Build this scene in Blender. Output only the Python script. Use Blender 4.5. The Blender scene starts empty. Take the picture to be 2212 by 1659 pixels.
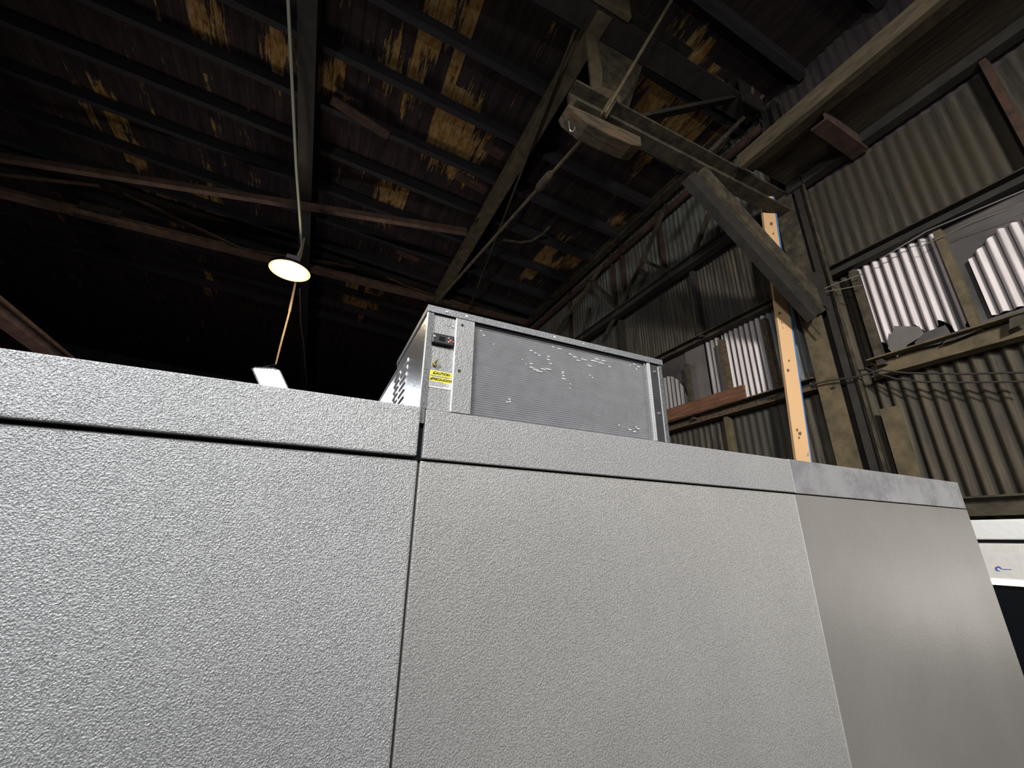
import bpy, bmesh, math, random
from mathutils import Vector, Matrix
random.seed(7)
C = bpy.context.scene.collection
# ------------------------------------------------------------------ frame
# world axes: X along the cold room front, Y into the shed, Z up; the camera stands at x=0, y=0, CH above the floor
CH = 1.75
F = 912.0; PX, PY = 1106.0, 829.5
R = ((0.90457747, 0.16031597, 0.39501695), (-0.42602658, 0.3062066, 0.85131596), (0.01552275, -0.93836896, 0.34528646))
def ray(px, py):
    c = (px - PX, py - PY, F)
    return [sum(R[i][k]*c[k] for k in range(3)) for i in range(3)]
def onx(px, py, x): r = ray(px, py); return Vector(r)*(x/r[0])
def ony(px, py, y): r = ray(px, py); return Vector(r)*(y/r[1])
def onz(px, py, z): r = ray(px, py); return Vector(r)*(z/r[2])
# measured planes (metres, z from eye level)
XW = 5.2          # corrugated right wall
ZE = 5.98         # eaves / truss bottom chords
YT = 9.75         # far truss
YN = 2.5          # near frame (column, arm, near truss)

# ------------------------------------------------------------------ materials
def mat(name):
    m = bpy.data.materials.new(name); m.use_nodes = True
    nt = m.node_tree; nt.nodes.clear()
    out = nt.nodes.new('ShaderNodeOutputMaterial'); b = nt.nodes.new('ShaderNodeBsdfPrincipled')
    nt.links.new(b.outputs[0], out.inputs[0])
    return m, nt, b
def N(nt, t, **kw):
    n = nt.nodes.new(t)
    for k, v in kw.items():
        if k in n.inputs: n.inputs[k].default_value = v
        else: setattr(n, k, v)
    return n
def coords(nt, scale=(1, 1, 1)):
    tc = N(nt, 'ShaderNodeTexCoord'); mp = N(nt, 'ShaderNodeMapping'); mp.inputs['Scale'].default_value = scale
    nt.links.new(tc.outputs['Object'], mp.inputs[0]); return mp.outputs[0]
def ramp(nt, stops, fac):
    r = N(nt, 'ShaderNodeValToRGB'); e = r.color_ramp.elements
    while len(e) < len(stops): e.new(0.5)
    for i, (p, c) in enumerate(stops):
        e[i].position = p; e[i].color = (*c, 1) if len(c) == 3 else c
    nt.links.new(fac, r.inputs[0]); return r.outputs[0]
def noise(nt, vec, s, d=4, rgh=.55):
    n = N(nt, 'ShaderNodeTexNoise', Scale=s, Detail=d, Roughness=rgh); nt.links.new(vec, n.inputs['Vector']); return n.outputs[0]
def mixc(nt, fac, a, b, mode='MIX'):
    m = N(nt, 'ShaderNodeMix', data_type='RGBA', blend_type=mode)
    for s, v in ((0, fac), (6, a), (7, b)):
        if hasattr(v, 'is_linked') or hasattr(v, 'links'): nt.links.new(v, m.inputs[s])
        else: m.inputs[s].default_value = v if s == 0 else (*v, 1)
    return m.outputs[2]
def bump(nt, b, h, strength, dist):
    n = N(nt, 'ShaderNodeBump', Strength=strength, Distance=dist); nt.links.new(h, n.inputs['Height']); nt.links.new(n.outputs[0], b.inputs['Normal'])
def grime(name, c1, c2, c3=None, s=6, stretch=(1, 1, 1), rough=.8, metal=0, bs=.3, bd=.01, lo=.35, hi=.65):
    m, nt, b = mat(name)
    v = coords(nt, stretch); n = noise(nt, v, s, 6, .65)
    col = ramp(nt, [(lo, c1), (hi, c2)] if c3 is None else [(lo, c1), ((lo+hi)/2, c2), (hi, c3)], n)
    nt.links.new(col, b.inputs['Base Color']); b.inputs['Roughness'].default_value = rough; b.inputs['Metallic'].default_value = metal
    if bs: bump(nt, b, n, bs, bd)
    return m
def plain(name, c, rough=.5, metal=0, emit=None, es=0):
    m, nt, b = mat(name)
    n = noise(nt, coords(nt), 30); col = ramp(nt, [(.3, tuple(x*.9 for x in c)), (.7, c)], n)
    nt.links.new(col, b.inputs['Base Color']); b.inputs['Roughness'].default_value = rough; b.inputs['Metallic'].default_value = metal
    if emit: b.inputs['Emission Color'].default_value = (*emit, 1); b.inputs['Emission Strength'].default_value = es
    return m
def stucco(name, c1, c2, scale, bs, bd, rough=.45, metal=.5, patch=None, spk=.0):
    m, nt, b = mat(name)
    v = coords(nt)
    vo = N(nt, 'ShaderNodeTexVoronoi', Scale=scale, feature='SMOOTH_F1'); nt.links.new(v, vo.inputs['Vector'])
    w = noise(nt, v, scale*1.1, 2, .5)
    md = N(nt, 'ShaderNodeMath', operation='MULTIPLY'); nt.links.new(vo.outputs['Distance'], md.inputs[0]); md.inputs[1].default_value = .6
    h = N(nt, 'ShaderNodeMath', operation='ADD'); nt.links.new(md.outputs[0], h.inputs[0]); nt.links.new(w, h.inputs[1])
    bump(nt, b, h.outputs[0], bs, bd)
    big = noise(nt, v, 1.6, 4, .6)
    col = ramp(nt, [(.35, c1), (.65, c2)], big)
    fine = ramp(nt, [(.38, (1-spk,)*3), (.5, (1, 1, 1)), (.66, (1+spk*.5,)*3)], w)
    col = mixc(nt, 1.0, col, fine, 'MULTIPLY')
    if patch:
        n2 = noise(nt, coords(nt, (1, 1, 1)), patch, 8, .75)
        col = mixc(nt, 1.0, col, ramp(nt, [(.42, (.72, .73, .75)), (.55, (1, 1, 1))], n2), 'MULTIPLY')
    nt.links.new(col, b.inputs['Base Color'])
    b.inputs['Roughness'].default_value = rough; b.inputs['Metallic'].default_value = metal
    return m
def corrugated_mat(name, pitch, bright, dark, streak=(.4, .6), groove=.7, dirt=None, phase=0.0):
    m, nt, b = mat(name)
    v = coords(nt, (1, 9, .45)); n = noise(nt, v, 2.6, 8, .72)
    n2 = noise(nt, coords(nt), 1.3, 5, .6)
    col = ramp(nt, [(streak[0], dark), (streak[1], bright)], n)
    if dirt: col = mixc(nt, ramp(nt, [(.42, (0, 0, 0)), (.62, (1, 1, 1))], n2), col, dirt)
    # groove shade painted into the colour, darkest in the valleys
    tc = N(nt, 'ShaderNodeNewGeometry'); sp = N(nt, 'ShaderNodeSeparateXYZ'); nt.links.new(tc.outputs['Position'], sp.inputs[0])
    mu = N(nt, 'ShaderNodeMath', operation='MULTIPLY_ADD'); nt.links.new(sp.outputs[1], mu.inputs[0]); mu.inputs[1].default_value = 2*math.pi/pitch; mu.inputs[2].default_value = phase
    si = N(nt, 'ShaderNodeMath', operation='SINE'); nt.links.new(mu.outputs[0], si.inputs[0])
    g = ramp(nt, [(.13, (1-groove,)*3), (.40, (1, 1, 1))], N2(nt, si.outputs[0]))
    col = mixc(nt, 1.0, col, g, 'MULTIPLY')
    nt.links.new(col, b.inputs['Base Color']); b.inputs['Roughness'].default_value = .8
    return m
def N2(nt, s):
    a = N(nt, 'ShaderNodeMath', operation='MULTIPLY_ADD'); nt.links.new(s, a.inputs[0]); a.inputs[1].default_value = .5; a.inputs[2].default_value = .5
    return a.outputs[0]

M = {}
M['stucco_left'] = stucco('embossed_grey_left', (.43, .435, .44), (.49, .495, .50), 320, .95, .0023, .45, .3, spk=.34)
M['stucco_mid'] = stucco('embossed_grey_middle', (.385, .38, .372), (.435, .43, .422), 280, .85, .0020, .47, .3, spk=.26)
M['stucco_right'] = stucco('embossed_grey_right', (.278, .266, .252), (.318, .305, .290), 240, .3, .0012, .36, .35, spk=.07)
M['stucco_head'] = stucco('embossed_grey_header', (.36, .36, .365), (.41, .41, .415), 290, .85, .0019, .45, .35, spk=.26)
M['stucco_head_r'] = stucco('mottled_grey_header', (.295, .295, .305), (.36, .36, .375), 300, .3, .0012, .5, .3, patch=7, spk=.08)
M['zinc'] = stucco('embossed_zinc', (.30, .305, .31), (.36, .365, .37), 240, .8, .0018, .5, .5, spk=.15)
M['zinc_lid'] = stucco('speckled_zinc_lid', (.20, .21, .225), (.26, .27, .285), 240, .6, .0014, .45, .5, spk=.3)
M['zinc_side'] = stucco('embossed_zinc_bright', (.72, .72, .72), (.8, .8, .8), 120, .25, .002, .30, .95)
M['zinc_dark'] = stucco('zinc_speckled', (.13, .135, .145), (.20, .205, .215), 260, .4, .001, .45, .45, spk=.5)
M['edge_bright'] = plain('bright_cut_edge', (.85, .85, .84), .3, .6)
M['frame_dark'] = grime('dull_dark_zinc', (.022, .022, .026), (.045, .045, .05), s=12, rough=.6, metal=.1, bs=.05)
M['gap'] = plain('gap_shadow', (.01, .012, .018), .9)
M['gasket'] = plain('brown_gasket', (.055, .05, .042), .8)
M['fin'] = plain('aluminium_fin', (.70, .70, .72), .45, .5)
M['fin_back'] = plain('fin_gap_dark', (.05, .05, .055), .8)
M['bent'] = plain('bent_fin_bright', (.97, .97, .97), .3, 0)
M['screw'] = plain('zinc_screw', (.75, .77, .78), .3, .9)
M['brass'] = plain('brass', (.55, .42, .16), .35, .9)
M['black_plastic'] = plain('black_plastic', (.012, .011, .016), .35)
M['red_button'] = plain('orange_red_button', (.75, .12, .04), .4, 0, (.9, .13, .04), .25)
M['grey_button'] = plain('pale_button', (.5, .48, .48), .5)
M['sticker'] = plain('sticker_white', (.72, .71, .70), .5)
M['sticker_yellow'] = plain('sticker_yellow', (.95, .80, .03), .5)
M['ink'] = plain('sticker_ink', (.02, .02, .015), .6)
M['ink_grey'] = plain('sticker_small_print', (.18, .18, .18), .6)
M['steel'] = grime('dark_painted_steel', (.015, .012, .008), (.038, .030, .019), (.070, .056, .032), s=7, rough=.75, metal=.1)
M['steel_dark'] = grime('sooty_steel', (.007, .006, .005), (.020, .0165, .012), s=5, rough=.8)
M['steel_brown'] = grime('rust_brown_steel', (.07, .042, .028), (.15, .09, .06), s=5, rough=.8)
M['steel_pale'] = grime('dusty_olive_steel', (.045, .036, .018), (.11, .083, .044), s=5, rough=.8)
M['rust'] = grime('red_rust', (.016, .010, .007), (.06, .026, .015), s=8, rough=.9)
M['joist'] = grime('tarred_joist', (.008, .008, .011), (.018, .014, .015), s=3, stretch=(1, 8, 8), rough=.9)
M['timber'] = grime('old_timber', (.022, .017, .011), (.06, .045, .026), (.11, .055, .026), s=4, stretch=(1, 6, 6), rough=.85)
M['red_board'] = grime('red_brown_board', (.07, .028, .014), (.17, .075, .038), s=3, stretch=(6, 1, 8), rough=.8)
M['soffit'] = grime('platform_planks', (.018, .013, .008), (.05, .037, .02), s=3, stretch=(8, 1, 1), rough=.9)
M['fascia'] = grime('platform_edge_plank', (.035, .027, .014), (.085, .064, .034), s=4, stretch=(4, 1, 4), rough=.9)
M['post_paint'] = grime('peach_board_face', (.30, .18, .09), (.60, .40, .215), (.58, .365, .185), s=5, stretch=(3, 3, 1), lo=.31, hi=.42, rough=.7, bs=.05)
M['board_blue'] = plain('blue_board_edge', (.05, .17, .42), .6)
M['knot'] = grime('dark_knot', (.06, .035, .02), (.22, .12, .06), s=30)
M['floor'] = grime('stained_concrete', (.05, .047, .042), (.10, .095, .088), s=1.2, rough=.8)
M['shed_wall'] = grime('sooty_boarding', (.02, .015, .02), (.05, .04, .04), s=1.5, stretch=(4, 4, .5), rough=.95)
M['cord_white'] = plain('pale_conduit', (.42, .44, .34), .5)
M['cord_yellow'] = plain('tan_cord', (.55, .40, .22), .6)
M['cable'] = plain('black_cable', (.02, .018, .014), .7)
M['wire'] = plain('grey_wire', (.16, .14, .11), .6)
M['lamp_body'] = plain('lamp_black_body', (.03, .03, .03), .4, .5)
M['lamp_box'] = plain('lamp_driver_grey', (.30, .27, .27), .5)
M['glow_warm'] = plain('lamp_lens_warm', (1, 1, 1), .4, 0, (1, .80, .50), 26)
M['glow_rim'] = plain('lamp_rim_amber', (1, .6, .2), .4, 0, (1, .52, .12), 2.2)
M['glow_cool'] = plain('floodlight_lens_cool', (1, 1, 1), .4, 0, (.86, .90, 1.0), 30)
M['white_case'] = plain('white_enamel', (.64, .63, .60), .45)
M['white_glossy'] = stucco('white_dimpled_enamel', (.66, .67, .66), (.74, .75, .74), 26, .35, .006, .25, 0)
M['glass_black'] = plain('black_glass', (.006, .007, .009), .15)
M['led'] = plain('lit_strip', (1, 1, .95), .4, 0, (1, .97, .90), 1.3)
M['logo_blue'] = plain('logo_blue', (.05, .10, .50), .5)
M['flat_sheet'] = grime('dirty_flat_sheet', (.03, .028, .027), (.085, .077, .074), s=1.5, rough=.6, bs=.05)
M['flat_sheet_light'] = grime('dusty_flat_sheet', (.085, .077, .072), (.14, .125, .12), s=1.6, rough=.6, bs=.05)
PW, PP = .105, .083
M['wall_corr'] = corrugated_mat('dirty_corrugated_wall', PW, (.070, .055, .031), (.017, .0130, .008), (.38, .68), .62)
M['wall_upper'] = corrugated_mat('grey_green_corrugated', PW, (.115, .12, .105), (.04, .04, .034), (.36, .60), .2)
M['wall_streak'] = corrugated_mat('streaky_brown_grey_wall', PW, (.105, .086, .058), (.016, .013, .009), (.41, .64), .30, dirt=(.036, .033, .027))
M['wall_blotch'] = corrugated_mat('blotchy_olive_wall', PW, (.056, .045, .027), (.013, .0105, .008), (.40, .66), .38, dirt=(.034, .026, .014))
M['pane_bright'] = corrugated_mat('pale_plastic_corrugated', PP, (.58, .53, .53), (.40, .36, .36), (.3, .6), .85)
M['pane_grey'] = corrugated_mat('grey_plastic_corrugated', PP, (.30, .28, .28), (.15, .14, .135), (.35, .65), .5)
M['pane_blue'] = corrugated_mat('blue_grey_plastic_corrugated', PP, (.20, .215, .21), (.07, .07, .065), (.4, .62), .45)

# ceiling boards
m, nt, b = mat('sooty_peeling_boards')
tc = N(nt, 'ShaderNodeTexCoord'); sp = N(nt, 'ShaderNodeSeparateXYZ'); nt.links.new(tc.outputs['Object'], sp.inputs[0])
def math_(op, a, bb=None):
    n = N(nt, 'ShaderNodeMath', operation=op)
    for i, q in enumerate((a, bb)):
        if q is None: continue
        if isinstance(q, (int, float)): n.inputs[i].default_value = q
        else: nt.links.new(q, n.inputs[i])
    return n.outputs[0]
xb = math_('DIVIDE', sp.outputs[0], .17); bid = math_('FLOOR', xb); fr = math_('FRACT', xb)
seg = math_('FLOOR', math_('DIVIDE', math_('ADD', sp.outputs[1], math_('MULTIPLY', bid, 3.7)), 1.9))
cmb = N(nt, 'ShaderNodeCombineXYZ'); nt.links.new(bid, cmb.inputs[0]); nt.links.new(seg, cmb.inputs[1])
wn = N(nt, 'ShaderNodeTexWhiteNoise', noise_dimensions='3D'); nt.links.new(cmb.outputs[0], wn.inputs['Vector'])
flake = noise(nt, coords(nt, (11, 1.0, 1)), 1.5, 7, .80)
zone = noise(nt, coords(nt, (.42, .34, .3)), 1.0, 2, .5)
c2d = N(nt, 'ShaderNodeCombineXYZ'); nt.links.new(sp.outputs[0], c2d.inputs[0]); nt.links.new(math_('MULTIPLY', sp.outputs[1], .55), c2d.inputs[1])
worn = None                                            # places where the old paint has stayed on the boards
for px, py, rad in ((970,240,.55),(1000,330,.4),(850,420,.45),(860,150,.45),(960,30,.5),(235,240,.30),(290,330,.28),(450,450,.42),(350,440,.35),(430,30,.4),(705,180,.28),(1440,190,.5),(1490,280,.45),(1140,320,.3),(1330,480,.3),(1180,570,.5),(610,120,.3),(775,650,.6),(460,610,.5),(1240,560,.3)):
    z = 6.4
    for _ in range(8):
        p = onz(px, py, z); z = ZE+.12+.075*(XW-p.x)
    d = N(nt, 'ShaderNodeVectorMath', operation='DISTANCE'); nt.links.new(c2d.outputs[0], d.inputs[0]); d.inputs[1].default_value = (p.x, p.y*.55, 0)
    mr = N(nt, 'ShaderNodeMapRange'); nt.links.new(d.outputs['Value'], mr.inputs[0]); mr.inputs[1].default_value = 0; mr.inputs[2].default_value = rad*1.5; mr.inputs[3].default_value = 1; mr.inputs[4].default_value = 0
    worn = mr.outputs[0] if worn is None else math_('MAXIMUM', worn, mr.outputs[0])
sc_ = math_('ADD', math_('ADD', math_('MULTIPLY', flake, 1.15), math_('MULTIPLY', wn.outputs['Value'], .42)), math_('ADD', math_('MULTIPLY', zone, .30), math_('MULTIPLY', worn, .50)))
mask = ramp(nt, [(.0, (0, 0, 0)), (.5, (0, 0, 0)), (.515, (1, 1, 1))], math_('SUBTRACT', sc_, .735))
tone = noise(nt, coords(nt, (6, 2, 1)), 2.2, 6, .7)
paint = ramp(nt, [(.3, (.06, .032, .012)), (.45, (.20, .11, .032)), (.58, (.26, .17, .07)), (.68, (.27, .22, .14)), (.8, (.10, .11, .085))], tone)
dark = ramp(nt, [(.35, (.015, .011, .015)), (.7, (.042, .030, .026))], noise(nt, coords(nt, (6, .8, 1)), 1.2, 6, .7))
col = mixc(nt, mask, dark, paint)
gapm = ramp(nt, [(0, (.15, .15, .15)), (.07, (1, 1, 1))], fr)
col = mixc(nt, 1.0, col, gapm, 'MULTIPLY')
nt.links.new(col, b.inputs['Base Color']); b.inputs['Roughness'].default_value = .95; b.inputs['Specular IOR Level'].default_value = .1
M['ceiling'] = m

# ------------------------------------------------------------------ mesh helpers
class MB:
    def __init__(s): s.v = []; s.f = []; s.mi = []; s.sm = []
    def add(s, vs, fs, mi=0, smooth=False):
        o = len(s.v); s.v += [Vector(v) for v in vs]
        for f in fs: s.f.append([o+i for i in f]); s.mi.append(mi); s.sm.append(smooth)
        return s
    def box(s, x0, x1, y0, y1, z0, z1, mi=0):
        return s.add([(x0,y0,z0),(x1,y0,z0),(x1,y1,z0),(x0,y1,z0),(x0,y0,z1),(x1,y0,z1),(x1,y1,z1),(x0,y1,z1)],
                     [(0,3,2,1),(4,5,6,7),(0,1,5,4),(1,2,6,5),(2,3,7,6),(3,0,4,7)], mi)
    def bar(s, p, q, w, h, up=(0,0,1), mi=0, w2=None, h2=None):
        p, q = Vector(p), Vector(q); d = (q-p).normalized(); up = Vector(up)
        sd = d.cross(up)
        if sd.length < 1e-4: sd = d.cross(Vector((1,0,0)))
        sd.normalize(); u = sd.cross(d).normalized(); w2 = w2 or w; h2 = h2 or h
        vs = []
        for c, ww, hh in ((p,w,h),(q,w2,h2)):
            for a, bb in ((-1,-1),(1,-1),(1,1),(-1,1)): vs.append(c+sd*(a*ww/2)+u*(bb*hh/2))
        return s.add(vs, [(0,1,2,3)[::-1],(4,5,6,7),(0,1,5,4),(1,2,6,5),(2,3,7,6),(3,0,4,7)], mi)
    def angle(s, p, q, w, t, up=(0,0,1), flip=1):        # L section: one leg up, one leg out
        p, q = Vector(p), Vector(q); d = (q-p).normalized(); up = Vector(up); sd = d.cross(up).normalized(); u = sd.cross(d)
        s.bar(p+u*(w/2), q+u*(w/2), t, w, up); s.bar(p+sd*(flip*w/2), q+sd*(flip*w/2), w, t, up); return s
    def ibeam(s, p, q, w, h, t, up=(0,0,1)):
        p, q = Vector(p), Vector(q); d = (q-p).normalized(); up = Vector(up); sd = d.cross(up).normalized(); u = sd.cross(d)
        for e in (-1, 1): s.bar(p+u*(e*(h-t)/2), q+u*(e*(h-t)/2), w, t, up)
        return s.bar(p, q, t, h-2*t, up)
    def channel(s, p, q, w, h, t, up=(0,0,1), side=1):
        p, q = Vector(p), Vector(q); d = (q-p).normalized(); up = Vector(up); sd = d.cross(up).normalized(); u = sd.cross(d)
        for e in (-1, 1): s.bar(p+u*(e*(h-t)/2), q+u*(e*(h-t)/2), w, t, up)
        o = sd*(side*(w-t)/2); return s.bar(p+o, q+o, t, h-2*t, up)
    def tube(s, pts, r, n=8, mi=0):
        pts = [Vector(p) for p in pts]; rr = r if isinstance(r, (list, tuple)) else [r]*len(pts)
        rings = []; prev = None
        for i, p in enumerate(pts):
            d = (pts[min(i+1, len(pts)-1)]-pts[max(i-1, 0)]).normalized()
            a = prev if prev is not None else (Vector((0,0,1)) if abs(d.z) < .9 else Vector((1,0,0)))
            sd = d.cross(a).normalized(); u = sd.cross(d).normalized(); prev = u
            rings.append([p+(sd*math.cos(2*math.pi*k/n)+u*math.sin(2*math.pi*k/n))*rr[i] for k in range(n)])
        vs = [v for rg in rings for v in rg]; fs = []
        for i in range(len(rings)-1):
            for k in range(n): fs.append((i*n+k, i*n+(k+1)%n, (i+1)*n+(k+1)%n, (i+1)*n+k))
        s.add(vs, fs, mi, True)
        s.add(rings[0], [tuple(range(n))[::-1]], mi); s.add(rings[-1], [tuple(range(n))], mi); return s
    def poly(s, pts, nrm, t, mi=0):                      # flat outline extruded by t along nrm
        pts = [Vector(p) for p in pts]; nv = Vector(nrm).normalized()*t; n = len(pts)
        return s.add(pts+[p+nv for p in pts], [tuple(range(n)), tuple(range(n, 2*n))[::-1]]+[(i, i+n, (i+1)%n+n, (i+1)%n) for i in range(n)], mi)
    def lathe(s, prof, c, n=32, mi=0):
        c = Vector(c); vs = []; fs = []
        for r, z in prof: vs += [c+Vector((r*math.cos(2*math.pi*k/n), r*math.sin(2*math.pi*k/n), z)) for k in range(n)]
        for i in range(len(prof)-1):
            for k in range(n): fs.append((i*n+k, i*n+(k+1)%n, (i+1)*n+(k+1)%n, (i+1)*n+k))
        return s.add(vs, fs, mi, True)
    def corr(s, x, y0, y1, z0, z1, p, amp, seg=8, top=None, bot=None, phase=0.0):
        n = max(2, int((y1-y0)/p*seg)); vs = []; fs = []
        for i in range(n+1):
            y = y0+(y1-y0)*i/n; xx = x-amp*math.sin(2*math.pi*y/p+phase)
            vs += [(xx, y, bot(y) if bot else z0), (xx, y, top(y) if top else z1)]
        for i in range(n): fs.append((2*i, 2*i+1, 2*i+3, 2*i+2))
        return s.add(vs, fs, 0, True)
    def build(s, name, mats, parent=None, origin=None, bevel=0):
        if not isinstance(mats, (list, tuple)): mats = [mats]
        me = bpy.data.meshes.new(name)
        base = Vector((0,0,0))
        if parent is not None: base = worldloc(parent)
        if origin is None:
            lo = Vector([min(v[i] for v in s.v) for i in range(3)]); hi = Vector([max(v[i] for v in s.v) for i in range(3)])
            o = Vector(((lo.x+hi.x)/2, (lo.y+hi.y)/2, lo.z+CH))
        else: o = Vector(origin)+Vector((0,0,CH))
        off = Vector((0,0,CH))
        me.from_pydata([tuple(v+off-o) for v in s.v], [], s.f)
        for mm in mats: me.materials.append(mm)
        me.polygons.foreach_set('material_index', s.mi); me.polygons.foreach_set('use_smooth', s.sm)
        bm = bmesh.new(); bm.from_mesh(me)
        if not any(s.sm): bmesh.ops.recalc_face_normals(bm, faces=bm.faces)
        if bevel: bmesh.ops.bevel(bm, geom=[e for e in bm.edges if e.calc_face_angle(0) > .5], offset=bevel, segments=2, affect='EDGES', profile=.6)
        bm.to_mesh(me); bm.free(); me.update()
        ob = bpy.data.objects.new(name, me); C.objects.link(ob)
        if parent is not None: ob.parent = parent
        ob.location = o-base
        return ob
def worldloc(o):
    l = Vector(o.location)
    while o.parent: o = o.parent; l += Vector(o.location)
    return l
def tag(o, label, cat=None, group=None):
    o['label'] = label
    if cat: o['category'] = cat
    if group: o['group'] = group
    return o
def thing(name, label, cat, loc, group=None):
    o = bpy.data.objects.new(name, None); C.objects.link(o); o.location = Vector(loc)+Vector((0,0,CH)); o.empty_display_size = .1
    return tag(o, label, cat, group)
def struct(o): o['kind'] = 'structure'; return o
def text_mesh(txt, size, name, matl, parent, loc, bold=.0, sx=1.0):
    cu = bpy.data.curves.new(name, 'FONT'); cu.body = txt; cu.size = size; cu.align_x = 'CENTER'; cu.align_y = 'CENTER'; cu.extrude = .0004; cu.offset = bold
    tmp = bpy.data.objects.new(name+'_tmp', cu); C.objects.link(tmp)
    dg = bpy.context.evaluated_depsgraph_get(); me = bpy.data.meshes.new_from_object(tmp.evaluated_get(dg)); bpy.data.objects.remove(tmp)
    me.transform(Matrix(((sx,0,0,0),(0,0,-1,0),(0,1,0,0),(0,0,0,1))))       # stand the text up, facing -Y
    me.materials.clear(); me.materials.append(matl)
    ob = bpy.data.objects.new(name, me); C.objects.link(ob); ob.parent = parent; ob.location = Vector(loc)+Vector((0,0,CH))-worldloc(parent)
    return ob

ORD = ['first', 'second', 'third', 'fourth', 'fifth', 'sixth', 'seventh', 'eighth', 'ninth', 'tenth', 'eleventh', 'twelfth', 'thirteenth', 'fourteenth', 'fifteenth', 'sixteenth']

# ------------------------------------------------------------------ setting
YB, YF, XL = 22.0, -7.0, -14.0
def zc(x): return ZE+.12+.075*(XW-x)                  # underside of the roof boards
o = MB().box(XL, XW, YF, YB, -CH-.1, -CH).build('floor', M['floor'], origin=(0,0,-CH)); struct(o)
o = MB().add([(XL, YF, zc(XL)), (XW+.3, YF, zc(XW+.3)), (XW+.3, YB, zc(XW+.3)), (XL, YB, zc(XL))], [(0,3,2,1)]).build('ceiling', M['ceiling'], origin=(0,0,ZE)); struct(o)
o = MB().box(XL, XW, YB, YB+.1, -CH, 8).build('wall_back', M['shed_wall']); struct(o)
o = MB().box(XL-.1, XL, YF, YB, -CH, 8).build('wall_left', M['shed_wall']); struct(o)
o = MB().box(XL, XW, YF-.1, YF, -CH, 8).build('wall_front', M['shed_wall']); struct(o)
Z2, Z3, ZT = .570*XW, .345*XW, .815*XW                 # upper girt, lower girt, truss bottom chord on the wall
YC = 2.5
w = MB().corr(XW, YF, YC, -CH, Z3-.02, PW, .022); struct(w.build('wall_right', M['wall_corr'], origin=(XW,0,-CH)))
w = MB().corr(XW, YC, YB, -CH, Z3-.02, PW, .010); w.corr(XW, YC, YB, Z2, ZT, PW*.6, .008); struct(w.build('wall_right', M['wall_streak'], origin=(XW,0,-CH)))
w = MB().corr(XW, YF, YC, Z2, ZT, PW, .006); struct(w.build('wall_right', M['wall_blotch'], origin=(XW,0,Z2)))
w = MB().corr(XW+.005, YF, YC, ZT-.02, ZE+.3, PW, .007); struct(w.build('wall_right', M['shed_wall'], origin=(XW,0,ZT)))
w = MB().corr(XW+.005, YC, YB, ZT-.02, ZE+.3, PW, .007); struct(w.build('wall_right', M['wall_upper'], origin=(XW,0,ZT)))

# ------------------------------------------------------------------ cold room
cr = thing('cold_room', 'large grey embossed metal panel cold room filling the foreground', 'cold room', (.5, 1.7, -CH))
ZP = .172; YS = 1.0
def panel(x0, x1, z0, z1, y, mt, name, lab=None, bev=.004, th=.07):
    o = MB().box(x0, x1, y, y+th, z0, z1).build(name, mt, cr, bevel=bev)
    if lab: o['label'] = lab
    return o
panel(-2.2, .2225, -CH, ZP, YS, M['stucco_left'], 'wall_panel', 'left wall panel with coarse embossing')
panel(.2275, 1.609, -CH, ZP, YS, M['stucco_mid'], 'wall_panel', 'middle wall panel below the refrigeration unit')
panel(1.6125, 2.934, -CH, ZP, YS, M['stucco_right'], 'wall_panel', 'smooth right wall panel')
panel(-2.2, .2150, ZP+.008, .300, YS-.014, M['stucco_left'], 'header_panel', 'left header strip', .004)
panel(.2290, 1.6035, ZP+.004, .297, YS-.010, M['stucco_head'], 'header_panel', 'middle header strip flush with the unit', .003)
panel(1.6125, 2.915, ZP+.003, .300, YS-.006, M['stucco_head_r'], 'header_panel', 'mottled right header strip', .003)
MB().box(.2155, .2285, YS+.012, YS+.05, ZP, .29).build('joint_gap', M['gap'], cr)
MB().box(.2165, .2275, YS-.004, YS+.01, .262, .2995).build('corner_flange_end', M['zinc_dark'], cr)  # lower end of the refrigeration unit's corner flange, parented to the cold room
MB().box(.2205, .2275, YS+.006, YS+.05, -CH, ZP).build('joint_gap', M['gasket'], cr)
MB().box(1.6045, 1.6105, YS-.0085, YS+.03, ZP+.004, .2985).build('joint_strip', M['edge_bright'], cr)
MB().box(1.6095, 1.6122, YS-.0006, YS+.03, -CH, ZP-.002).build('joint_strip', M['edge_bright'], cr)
MB().box(-2.2, 2.9, YS+.006, YS+.05, ZP-.004, ZP+.008).build('joint_gap', M['gap'], cr)
MB().box(2.88, 2.930, YS+.07, 2.05, -CH, ZP).build('side_panel', M['stucco_right'], cr, bevel=.003)
MB().box(2.87, 2.912, YS+.065, 2.05, ZP+.003, .298).build('side_header', M['stucco_head_r'], cr)
MB().box(-2.2, 2.87, YS+.057, 2.05, .23, .29).build('roof_panel', M['stucco_left'], cr)
MB().box(-2.2, 2.88, 2.05, 2.12, -CH, .29).build('back_panel', M['stucco_left'], cr)
MB().box(-2.27, -2.2, YS, 2.12, -CH, .29).build('side_panel', M['stucco_left'], cr)

d_ = ony(683, 1133, YS)
MB().tube([(d_.x, YS+.001, d_.z), (d_.x, YS-.0012, d_.z)], [.0042, .0025], 10).build('dent', M['edge_bright'], cr)
# ------------------------------------------------------------------ refrigeration unit
UX0, UX1, UZ0, UZ1, UYB = .2125, 1.027, .300, .588, 2.0
un = thing('refrigeration_unit', 'galvanised refrigeration unit with finned condenser coil on top of the cold room', 'refrigeration unit', (.6, 1.5, UZ0))
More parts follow.
